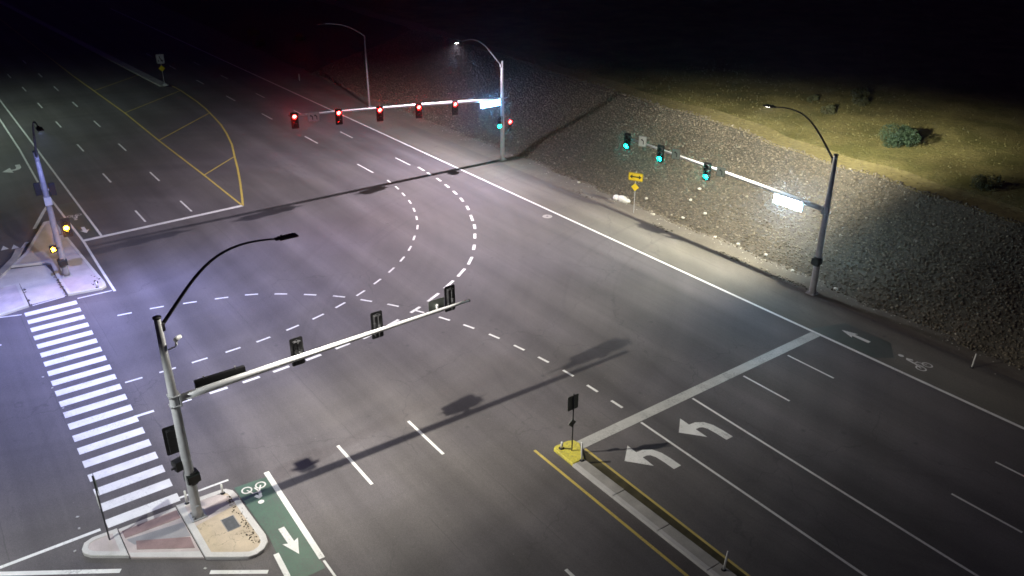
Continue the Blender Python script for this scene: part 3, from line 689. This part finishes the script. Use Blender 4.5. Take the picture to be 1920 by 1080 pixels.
# middle arm: five reds facing the camera
G2 = "red signals along the far mast arm"
for y, z, lab in ((-24.62, 6.98, "lit red signal at the tip of the far arm, left of the twin arrow sign"), (-28.40, 6.72, "lit red signal second from the tip of the far arm"),
                  (-32.14, 6.42, "lit red signal mid-way on the far arm, in front of the thin lamp post"), (-35.9, 6.12, "lit red signal fourth from the tip of the far arm"), (-39.62, 5.86, "lit red signal closest to the glowing sign on the far arm")):
    traffic_light((63.30, y, z), -R90 - .25, 'lens_red', lab, G2, tilt=.06)
traffic_light((63.40, -44.50, 3.80), -R90 - .35, 'lens_green', "green lit signal on the left side of the far pale pole", side=1, backplate=False)
traffic_light((63.40, -45.72, 3.30), -R90 - .25, 'lens_red', "red lit signal on the right side of the far pale pole", side=-1, backplate=False)
# right arm: greens
G3 = "green signals along the right mast arm"
for x, z, lab in ((45.80, 6.06, "lit green signal at the tip of the right arm"), (42.22, 5.96, "lit green signal in the middle of the right arm"), (37.65, 5.78, "lit green signal on the right arm nearest the glowing sign")):
    traffic_light((x, -44.16, z), math.pi + .30, 'lens_green', lab, G3)
# left pole
traffic_light((58.85, -6.45, 3.55), -R90 - .15, 'lens_amber', "amber lit signal on the right side of the left island pole", side=-1)
for y, z, lab in ((-5.42, 6.35, "dark detector box on the left flank of the left island pole"), (-6.22, 6.20, "dark detector box on the right flank of the left island pole")):
    t = thing("detector_box", lab, "detector", (59.1, y, z), 0, "dark boxes clamped high on the left island pole")
    b = MB(); b.box((0, 0, 0), (.30, .36, .80), bev=.04); link("housing", b.mesh("housing", "black"), t)
    b = MB(); b.box((0, .23 if y < -5.8 else -.23, 0), (.06, .12, .08)); link("bracket", b.mesh("bracket", "steel"), t)
def ped_signal(loc, rz, label, lit):
    t = thing("pedestrian_signal", label, "pedestrian signal", loc, rz)
    b = MB(); b.box((0, .1, 0), (.46, .20, .44), bev=.03); link("housing", b.mesh("housing", "black"), t)
    b = MB(); b.box((0, -.07, .20), (.46, .16, .02)); b.box((-.22, -.07, .08), (.02, .16, .22)); b.box((.22, -.07, .08), (.02, .16, .22)); link("visor", b.mesh("visor", "visor"), t)
    if lit:
        h = MB(); h.flat([(0, 0)] * 0 or [(-.09, -.13), (.07, -.13), (.12, .0), (.09, .03), (.06, .0), (.06, .13), (.03, .13), (.02, .02), (.01, .15), (-.02, .15), (-.02, .02), (-.04, .13), (-.07, .13), (-.07, .0), (-.10, .08), (-.13, .07)], 0)
        me = h.mesh("hand_symbol", "hand_orange"); link("hand_symbol", me, t, (0, -.006, 0), rot=(math.pi / 2, 0, 0))
    else:
        b = MB(); b.box((0, -.004, 0), (.38, .006, .36)); link("lens", b.mesh("lens", "lens_off"), t)
    b = MB(); b.box((.30, .1, 0), (.18, .06, .08)); link("bracket", b.mesh("bracket", "dark_steel"), t)
ped_signal((58.85, -5.40, 2.25), -R90 - .1, "pedestrian signal with orange lit hand on the left island pole", True)
ped_signal((30.05, -5.18, 2.88), R90 + .3, "dark pedestrian signal clamped to the near pole", False)
for loc, lab in (((29.92, -5.56, 2.16), "black control box strapped to the near pole above the island"), ((28.12, -44.38, 2.30), "dark control box strapped to the right pole low down"), ((59.1, -5.75, 1.15), "dark box low on the left island pole standing in for signal shadows")):  # the low left-pole box stands in for signal shadows at its foot
    t = thing("control_box", lab, "box", loc, .1)
    b = MB(); b.box((0, 0, 0), (.50, .52, .44), bev=.05); link("cabinet", b.mesh("cabinet", "black_box"), t)
    b = MB(); b.box((-.26, 0, 0), (.03, .40, .34)); link("door", b.mesh("door", "black"), t)
    b = MB(); b.tube([(0, 0, -.30), (0, 0, .30)], .225, 16); link("strap", b.mesh("strap", "dark_steel"), t)
# small CCTV camera high on the near pole
t = thing("cctv_camera", "small white camera on a bracket near the top of the near pole", "camera", (29.90, -5.62, 8.10))
b = MB(); b.tube([(0, -.02, 0), (0, -.30, .05), (0, -.33, .12)], .03, 8); link("bracket", b.mesh("bracket", "cctv"), t)
b = MB(); b.tube([(0, -.33, .10), (0, -.38, .34)], [.05, .045], 10); link("neck", b.mesh("neck", "cctv"), t)
b = MB(); b.tube([(-.16, -.30, .40), (.02, -.46, .38), (.10, -.56, .36)], [.085, .09, .075], 12); link("camera_body", b.mesh("camera_body", "cctv", True), t)
b = MB(); b.tube([(.10, -.56, .36), (.11, -.575, .357)], .05, 12); link("lens", b.mesh("lens", "lens_off"), t)

# ------------------------------------------------------------------ signs
def plate(parent, name, w, h, m, loc, rz=0.0, shape='rect', th=.012, face='-y', rot=None):
    b = MB()
    if shape == 'rect': b.box((0, 0, 0), (w, th, h), bev=min(w, h) * .07)
    elif shape == 'diamond':
        s = w / 2; vs = [(0, -th / 2, s), (s, -th / 2, 0), (0, -th / 2, -s), (-s, -th / 2, 0)]; vs += [(x, th / 2, z) for x, y, z in vs]
        b.add(vs, [(0, 3, 2, 1), (4, 5, 6, 7)] + [(i, (i + 1) % 4, (i + 1) % 4 + 4, i + 4) for i in range(4)])
    return link(name, b.mesh(name, m), parent, loc, rz, rot=rot)
def glyph(parent, name, polys, m, loc=(0, -.0095, 0), rz=0.0):
    b = MB()
    for i, p in enumerate(polys): b.add([(x, -.0006 * i, z) for x, z in p], [tuple(range(len(p)))])
    return link(name, b.mesh(name, m), parent, loc, rz)
def border(w, h, t):
    return [[(-w, -h), (w, -h), (w, -h + t), (-w, -h + t)], [(-w, h - t), (w, h - t), (w, h), (-w, h)], [(-w, -h + t), (-w + t, -h + t), (-w + t, h - t), (-w, h - t)], [(w - t, -h + t), (w, -h + t), (w, h - t), (w - t, h - t)]]
LEFT_ARROW = [stripe((.06, -.17), (.06, .05), .055), stripe((.06, .03), (-.03, .10), .055), [(-.02, .17), (-.12, .08), (-.01, .03)]]
def lane_sign(loc, rz, label, w=.75, h=.62, two=False, m='sign_white', back=False):
    t = thing("lane_sign", label, "traffic sign", loc, rz)
    p = plate(t, "plate", w, h, m, (0, 0, 0)); k = border(w / 2 - .02, h / 2 - .02, .018)
    glyph(p, "border", k, 'sign_ink')
    for dx in ((-.17, .17) if two else (0,)): glyph(p, "arrow_symbol", [[(x * 1.25 + dx, z * 1.3) for x, z in q] for q in LEFT_ARROW], 'sign_ink', (0, -.013, 0))
    b = MB(); b.box((0, .07, 0), (.08, .12, .20)); link("bracket", b.mesh("bracket", "steel"), t)
lane_sign((63.42, -26.28, 7.00), -R90 - .25, "twin turn arrow sign on the far arm between the two outermost reds", .95, .76, True)
lane_sign((44.25, -44.26, 6.40), math.pi + .35, "white arrow sign on the right arm beside the tip signal", .66, .80)
lane_sign((40.75, -44.22, 6.28), math.pi + .35, "grey arrow sign on the right arm beyond the middle signal", .66, .76, m='sign_back')
lane_sign((36.45, -44.20, 6.06), math.pi + .35, "dim arrow sign on the right arm closest to the glowing sign", .62, .66, m='sign_back')
lane_sign((30.12, -17.52, 6.30), R90, "sign seen from behind near the tip of the near arm", .84, .72, m='sign_back')

def name_sign(loc, rz, label, glow, w=2.35, h=.62):
    t = thing("street_name_sign", label, "lit sign", loc, rz)
    b = MB(); b.box((0, 0, h / 2), (w, .16, .03)); b.box((0, 0, -h / 2), (w, .16, .03)); b.box((-w / 2, 0, 0), (.03, .16, h)); b.box((w / 2, 0, 0), (.03, .16, h)); link("frame", b.mesh("frame", "black" if not glow else "arm_steel"), t)
    for s in (-1, 1):
        b = MB(); b.box((0, s * .062, 0), (w - .05, .008, h - .05)); link("sign_face", b.mesh("sign_face", glow if glow else "black"), t)
    b = MB()
    for s in (-.32, .32): b.box((s * w, 0, h / 2 + .06), (.05, .05, .12))
    link("hanger", b.mesh("hanger", "steel"), t)
name_sign((30.0 + .22, -7.42, 6.05), R90 + .0, "long unlit sign box behind the near arm next to the pole", None, 2.0, .40)
name_sign((30.75, -44.20, 5.52), math.pi, "glowing white sign box on the right arm close to the pole", "sign_glow", 2.2, .62)
name_sign((63.35, -43.48, 5.68), -R90, "glowing bluish sign box on the far arm close to the pole", "sign_glow_far", 2.2, .56)

# keep-right sign and diamond on the near median, seen from behind
t = thing("median_sign", "sign post on the yellow median nose, seen from behind", "road sign", (24.19, -20.99, .15), R90)
b = MB(); b.tube([(0, 0, 0), (0, 0, 3.15)], .03, 8); link("post", b.mesh("post", "dark_steel"), t)
p = plate(t, "plate", .62, .76, "sign_back", (0, -.045, 2.65)); q = plate(p, "sign_face", .60, .74, "sign_white", (0, -.012, 0), th=.008)
plate(t, "marker_plate", .46, .46, "sign_back", (0, -.045, 1.52), shape='diamond')
# double arrow sign with diamond
t = thing("two_way_arrow_sign", "yellow double arrow sign above a yellow diamond at the stone slope", "road sign", (45.66, -45.2, 0), math.pi + .45)
b = MB(); b.tube([(0, .03, 0), (0, .03, 3.5)], .03, 8); link("post", b.mesh("post", "steel"), t)
p = plate(t, "plate", 1.22, .66, "sign_yellow", (0, -.02, 3.05)); glyph(p, "border", border(.59, .31, .025), "sign_ink")
glyph(p, "arrow_symbol", [[(-.30, -.05), (.30, -.05), (.30, .05), (-.30, .05)], [(-.50, 0), (-.27, -.17), (-.27, .17)], [(.50, 0), (.27, .17), (.27, -.17)]], "sign_ink", (0, -.013, 0))
plate(t, "diamond_plate", .66, .66, "sign_yellow", (0, -.02, 2.20), shape='diamond')
# far median sign
t = thing("median_sign", "keep right sign above a yellow diamond far up the median", "road sign", (115.9, -28.0, .15), -R90 - .2)
b = MB(); b.tube([(0, .03, 0), (0, .03, 4.05)], .035, 8); link("post", b.mesh("post", "steel"), t)
p = plate(t, "plate", .95, 1.2, "sign_white", (0, -.02, 3.35)); glyph(p, "border", border(.44, .56, .03), "sign_ink")
glyph(p, "arrow_symbol", [stripe((-.05, .35), (-.05, .1), .11), stripe((-.05, .14), (.16, -.18), .11), [(-.02, -.2), (.30, -.10), (.26, -.42)], [(-.28, -.1), (-.18, -.1), (-.18, -.35), (-.28, -.35)]], "sign_ink", (0, -.013, 0))
plate(t, "diamond_plate", .8, .8, "sign_yellow", (0, -.02, 2.15), shape='diamond')
b = MB(); b.box((0, -.5, .12), (.5, .5, .22), bev=.06); link("footing", b.mesh("footing", "pale_concrete"), t)
# edge-on sign on the near island nose
t = thing("island_sign", "slim sign post seen edge on at the pointed end of the near island", "road sign", (30.60, -2.15, .14), 0)
b = MB(); b.tube([(0, 0, 0), (0, 0, 3.2)], .032, 8); link("post", b.mesh("post", "dark_steel"), t)
plate(t, "plate", .62, .74, "sign_back", (0, -.045, 2.80)); plate(t, "lower_plate", .46, .55, "sign_white", (0, .045, 2.0))

# ------------------------------------------------------------------ delineators, stones, sack
def delineator(loc, h, label, lean=(0, 0), r=.045):
    t = thing("delineator_post", label, "delineator", loc, group="white flexible marker posts")
    b = MB(); b.tube([(0, 0, .02), (lean[0] * .5, lean[1] * .5, h * .5), (lean[0], lean[1], h)], r, 8); link("post", b.mesh("post", "post_white", True), t)
    b = MB(); b.tube([(0, 0, 0), (0, 0, .04)], [r * 2.4, r * 1.8], 10); link("base", b.mesh("base", "black"), t)
delineator((23.36, -20.90, .15), .98, "tall white marker post just behind the yellow median nose", (.03, .02), .05)
delineator((24.62, -20.72, .15), .42, "short knocked white marker stub at the corner of the yellow nose", (-.1, .06), .06)
delineator((14.95, -20.92, .15), .85, "white marker post on the median at the bottom edge of the view", (.0, -.12))
delineator((31.0, -5.35, .15), .65, "white marker post on the near island left of the signal pole")
delineator((30.74, -6.80, .15), .48, "white marker stub on the near island beside the bicycle symbol")
delineator((17.22, -43.69, 0), .85, "white marker post on the dark shoulder at the right edge", (0, -.1))
delineator((108.45, -43.47, 0), .98, "white marker post far up the shoulder beyond the red signals")
delineator((55.95, -7.05, .15), .40, "white marker stub at the right corner of the left island")
# lumpy white sack
def lump(name, parts, m, seed=0, sub=2, amp=.08):
    V = []; F = []
    for (cx, cy, cz, rx, ry, rz_) in parts:
        b = bpy.data.meshes.new("t"); import bmesh
        bm = bmesh.new(); bmesh.ops.create_icosphere(bm, subdivisions=sub, radius=1); n = len(V)
        for v in bm.verts:
            d = 1 + amp * noise.noise(Vector(v.co) * 2.2 + Vector((seed, cx, cy))) * 2
            V.append((cx + v.co.x * rx * d, cy + v.co.y * ry * d, max(0, cz + v.co.z * rz_ * d)))
        for f in bm.faces: F.append(tuple(n + v.index for v in f.verts))
        bm.free(); bpy.data.meshes.remove(b)
    q = MB(); q.v = V; q.f = F; return q.mesh(name, m, True)
link("white_sack", lump("white_sack", [(0, 0, .18, .52, .30, .32), (.62, .05, .16, .32, .27, .27), (-.35, -.08, .12, .36, .28, .22)], "white_sack", 3, 3, .12), None, (48.2, -46.35, 0), .1,
     "lumpy white sack lying at the foot of the stone slope by the double arrow sign", "sack")
stones = [(1261, 393), (1284, 340), (1262, 357), (1083, 327), (1322, 421), (1370, 448), (1218, 392), (1421, 478)]
SX = [(41.9, -46.9), (43.2, -50.0), (42.8, -48.6), (54.0, -46.5), (38.2, -46.5), (36.2, -46.75), (44.4, -46.2), (33.6, -46.6), (40.6, -47.9), (31.0, -46.2), (27.5, -46.1), (46.6, -47.5)]
sm = [lump("pale_boulder", [(0, 0, .05, .15, .12, .11)], "pale_stone", s, 2, .25) for s in range(3)]
for i, (x, y) in enumerate(SX):
    lab = ("pale stone straight below the middle green signal, at the slope foot", "pale stone high on the slope under the middle green signal", "pale stone part way up the slope behind the double arrow sign",
           "pale stone at the slope foot left of the white sack", "pale stone at the slope foot right below the third green signal", "pale stone at the slope foot a little right of the third green signal",
           "pale stone just right of the double arrow sign post at the slope foot", "pale stone at the slope foot below the glowing sign box", "pale stone above the slope foot between sign post and third green signal",
           "pale stone at the slope foot just left of the right signal pole", "pale stone at the slope foot just right of the right signal pole", "pale stone tucked behind the white sack")[i]
    link("pale_boulder", sm[i % 3], None, (x, y, hz(x, y) + (.10 if y < -46.8 else 0)), i * 1.3, lab, "stone", "pale stones along the foot of the slope")

# ------------------------------------------------------------------ riprap: loose stones on the slope (one mass)
def riprap():
    rs = np.random.RandomState(5)
    import bmesh
    bm = bmesh.new(); bmesh.ops.create_icosphere(bm, subdivisions=1, radius=1)
    base = np.array([v.co[:] for v in bm.verts]); fc = np.array([[v.index for v in f.verts] for f in bm.faces]); bm.free()
    vars_ = []
    for k in range(10):
        v = base * (1 + rs.uniform(-.28, .22, (12, 1))); v *= np.array([1, rs.uniform(.7, .95), rs.uniform(.5, .75)]); vars_.append(v)
    pts = []
    def put(x0, x1, step, smin, smax):
        x = x0
        while x < x1:
            a, c = yt(x) + .25, yc(x) - .35 - .7 * abs(fbm(x, 3.0, .9)); y = a
            while y > c:
                px = x + rs.uniform(-.5, .5) * step; py = y + rs.uniform(-.5, .5) * step
                s = smin + (smax - smin) * rs.rand() ** 2.2
                pts.append((px, py, s)); y -= step * .92
            x += step
    put(8, 58, .185, .05, .14); put(58, 112, .24, .07, .14); put(-20, 8, .5, .2, .35)
    n = len(pts); V = np.zeros((n, 12, 3), np.float32)
    for i, (x, y, s) in enumerate(pts):
        v = vars_[i % 10]; th = rs.uniform(0, 6.28); ph = rs.uniform(-.5, .5)
        c, sn = math.cos(th), math.sin(th); R = np.array([[c, -sn, 0], [sn, c, 0], [0, 0, 1]]) @ np.array([[1, 0, 0], [0, math.cos(ph), -math.sin(ph)], [0, math.sin(ph), math.cos(ph)]])
        V[i] = (v * s) @ R.T + np.array([x, y, hz(x, y) + s * .25])
    Fi = (fc[None] + (np.arange(n) * 12)[:, None, None]).reshape(-1, 3)
    me = bpy.data.meshes.new("riprap"); me.vertices.add(n * 12); me.vertices.foreach_set("co", V.reshape(-1))
    me.loops.add(Fi.size); me.loops.foreach_set("vertex_index", Fi.reshape(-1).astype(np.int32))
    me.polygons.add(len(Fi)); me.polygons.foreach_set("loop_start", np.arange(0, Fi.size, 3, dtype=np.int32)); me.polygons.foreach_set("loop_total", np.full(len(Fi), 3, np.int32))
    me.update(calc_edges=True); me.materials.append(M['rock'])
    link("riprap", me, kind="stuff", label="loose broken stones covering the slope"); print("rocks", n)
riprap()
# ------------------------------------------------------------------ field plants
def shrub_mesh(seed, r, h, n, m, leaf=.07):
    q = random.Random(seed); b = MB()
    cl = [(q.uniform(-.65, .65) * r, q.uniform(-.65, .65) * r, q.uniform(.25, .75) * h, q.uniform(.3, .55) * r) for _ in range(9)]
    for _ in range(n):
        c = q.choice(cl); u = Vector((q.gauss(0, 1), q.gauss(0, 1), q.gauss(0, 1))).normalized() * c[3] * q.uniform(.75, 1.05)
        p = Vector(c[:3]) + u
        if p.z < .02: p.z = q.uniform(.02, .15)
        a = Vector((q.gauss(0, 1), q.gauss(0, 1), q.gauss(0, 1))).normalized() * leaf; d = a.cross(Vector((q.gauss(0, 1), q.gauss(0, 1), q.gauss(0, 1)))).normalized() * leaf * .5
        b.add([p - a, p + d, p + a, p - d], [(0, 1, 2, 3)])
    return b.mesh("foliage", m)
def stem_mesh(seed, r, h):
    q = random.Random(seed); b = MB()
    for _ in range(7):
        a = q.uniform(0, 6.28); b.tube([(0, 0, -.1), (math.cos(a) * r * .3, math.sin(a) * r * .3, h * .4), (math.cos(a) * r * .6, math.sin(a) * r * .6, h * .8)], [.03, .02, .008], 5)
    return b.mesh("stem", "twig")
def shrub(x, y, r, h, n, m, label, leaf=.07, group=None, seed=1, nm="shrub"):
    t = thing(nm, label, "shrub", (x, y, hz(x, y)), seed, group)
    link("foliage", shrub_mesh(seed, r, h, n, m, leaf), t); link("stem", stem_mesh(seed, r, h), t)
shrub(35.95, -65.2, 1.55, 1.35, 4200, "leaf", "round green shrub standing alone in the dry field", .075, seed=4)
for i, (x, y, r, lab) in enumerate(((45.3, -69, .75, "small dark scrub bush nearest the lamp arm in the dry field"), (45.5, -74.5, .8, "dark scrub bush in the middle of the far cluster"), (47.6, -77.4, .9, "dark scrub bush farthest back in the cluster"),
                                    (48.9, -71.6, .6, "tiny dark scrub bush left of the field cluster"), (25.9, -60.3, 1.1, "dim scrub bush on the crest at the far right"))):
    shrub(x, y, r, .7, 500, "scrub", lab, .10, "dry scrub bushes in the field", 20 + i, "scrub_bush")
for i, (x, y) in enumerate(((143.4, -50.5), (129.6, -52.7), (136, -48.5))):
    shrub(x, y, 1.0, 1.0, 300, "straw", ("faint pale bush far off, farthest of the dark roadside bushes", "faint pale bush far off, nearest and rightmost of the dark roadside bushes", "faint pale bush far off, between the other two dark roadside bushes")[i], .16, "faint bushes beside the dark road", 40 + i, "roadside_bush")
def tufts():
    q = random.Random(3); b = MB()
    for _ in range(2600):
        x = q.uniform(14, 85); d = abs(q.gauss(0, 1)) * 12 + q.uniform(0, 2.5); y = yc(x) - d; z = hz(x, y)
        for k in range(2):
            a = q.uniform(0, 3.14); w = q.uniform(.04, .10); h = q.uniform(.04, .12)
            b.add([(x - w * math.cos(a), y - w * math.sin(a), z - .02), (x + w * math.cos(a), y + w * math.sin(a), z - .02), (x + q.uniform(-.05, .05), y + q.uniform(-.05, .05), z + h)], [(0, 1, 2)])
    link("dry_grass", b.mesh("dry_grass", "straw"), kind="stuff", label="short dry grass tufts over the field")
tufts()
gp = []
for _ in range(500):
    x = rnd.uniform(10, 95); gp.append((x, yt(x) + abs(rnd.gauss(0, .6)), .03))
gravel("loose_stones", gp, .02, .07, "pale_stone", "small pale stones strewn along the dirt shoulder")
gp = []
for _ in range(160):
    x = rnd.choice([34.5, 35.3, 31, 29.5, 42, 52]) + rnd.gauss(0, .7); gp.append((x, -44.75 + rnd.gauss(0, .12), .02))
gravel("roadside_weeds", gp, .04, .12, "weed", "low dark weeds along the edge of the asphalt")


# ------------------------------------------------------------------ thin haze, added to imitate lens bloom round lit signals and signs
hb = MB(); hb.add([(x, y, z) for x in (-60, 440) for y in (-330, 80) for z in (-1.1, 26)], [(0, 1, 3, 2), (4, 6, 7, 5), (0, 4, 5, 1), (2, 3, 7, 6), (0, 2, 6, 4), (1, 5, 7, 3)])
hm = bpy.data.materials.new("haze"); hm.use_nodes = True; t_ = hm.node_tree; t_.nodes.remove(t_.nodes["Principled BSDF"])
pv = t_.nodes.new("ShaderNodeVolumePrincipled"); pv.inputs["Color"].default_value = (.8, .8, .85, 1); pv.inputs["Density"].default_value = .0011; pv.inputs["Anisotropy"].default_value = .95
t_.links.new(pv.outputs[0], t_.nodes["Material Output"].inputs["Volume"])
link("haze", hb.mesh("haze", hm), kind="stuff", label="thin added haze standing in for lens bloom")
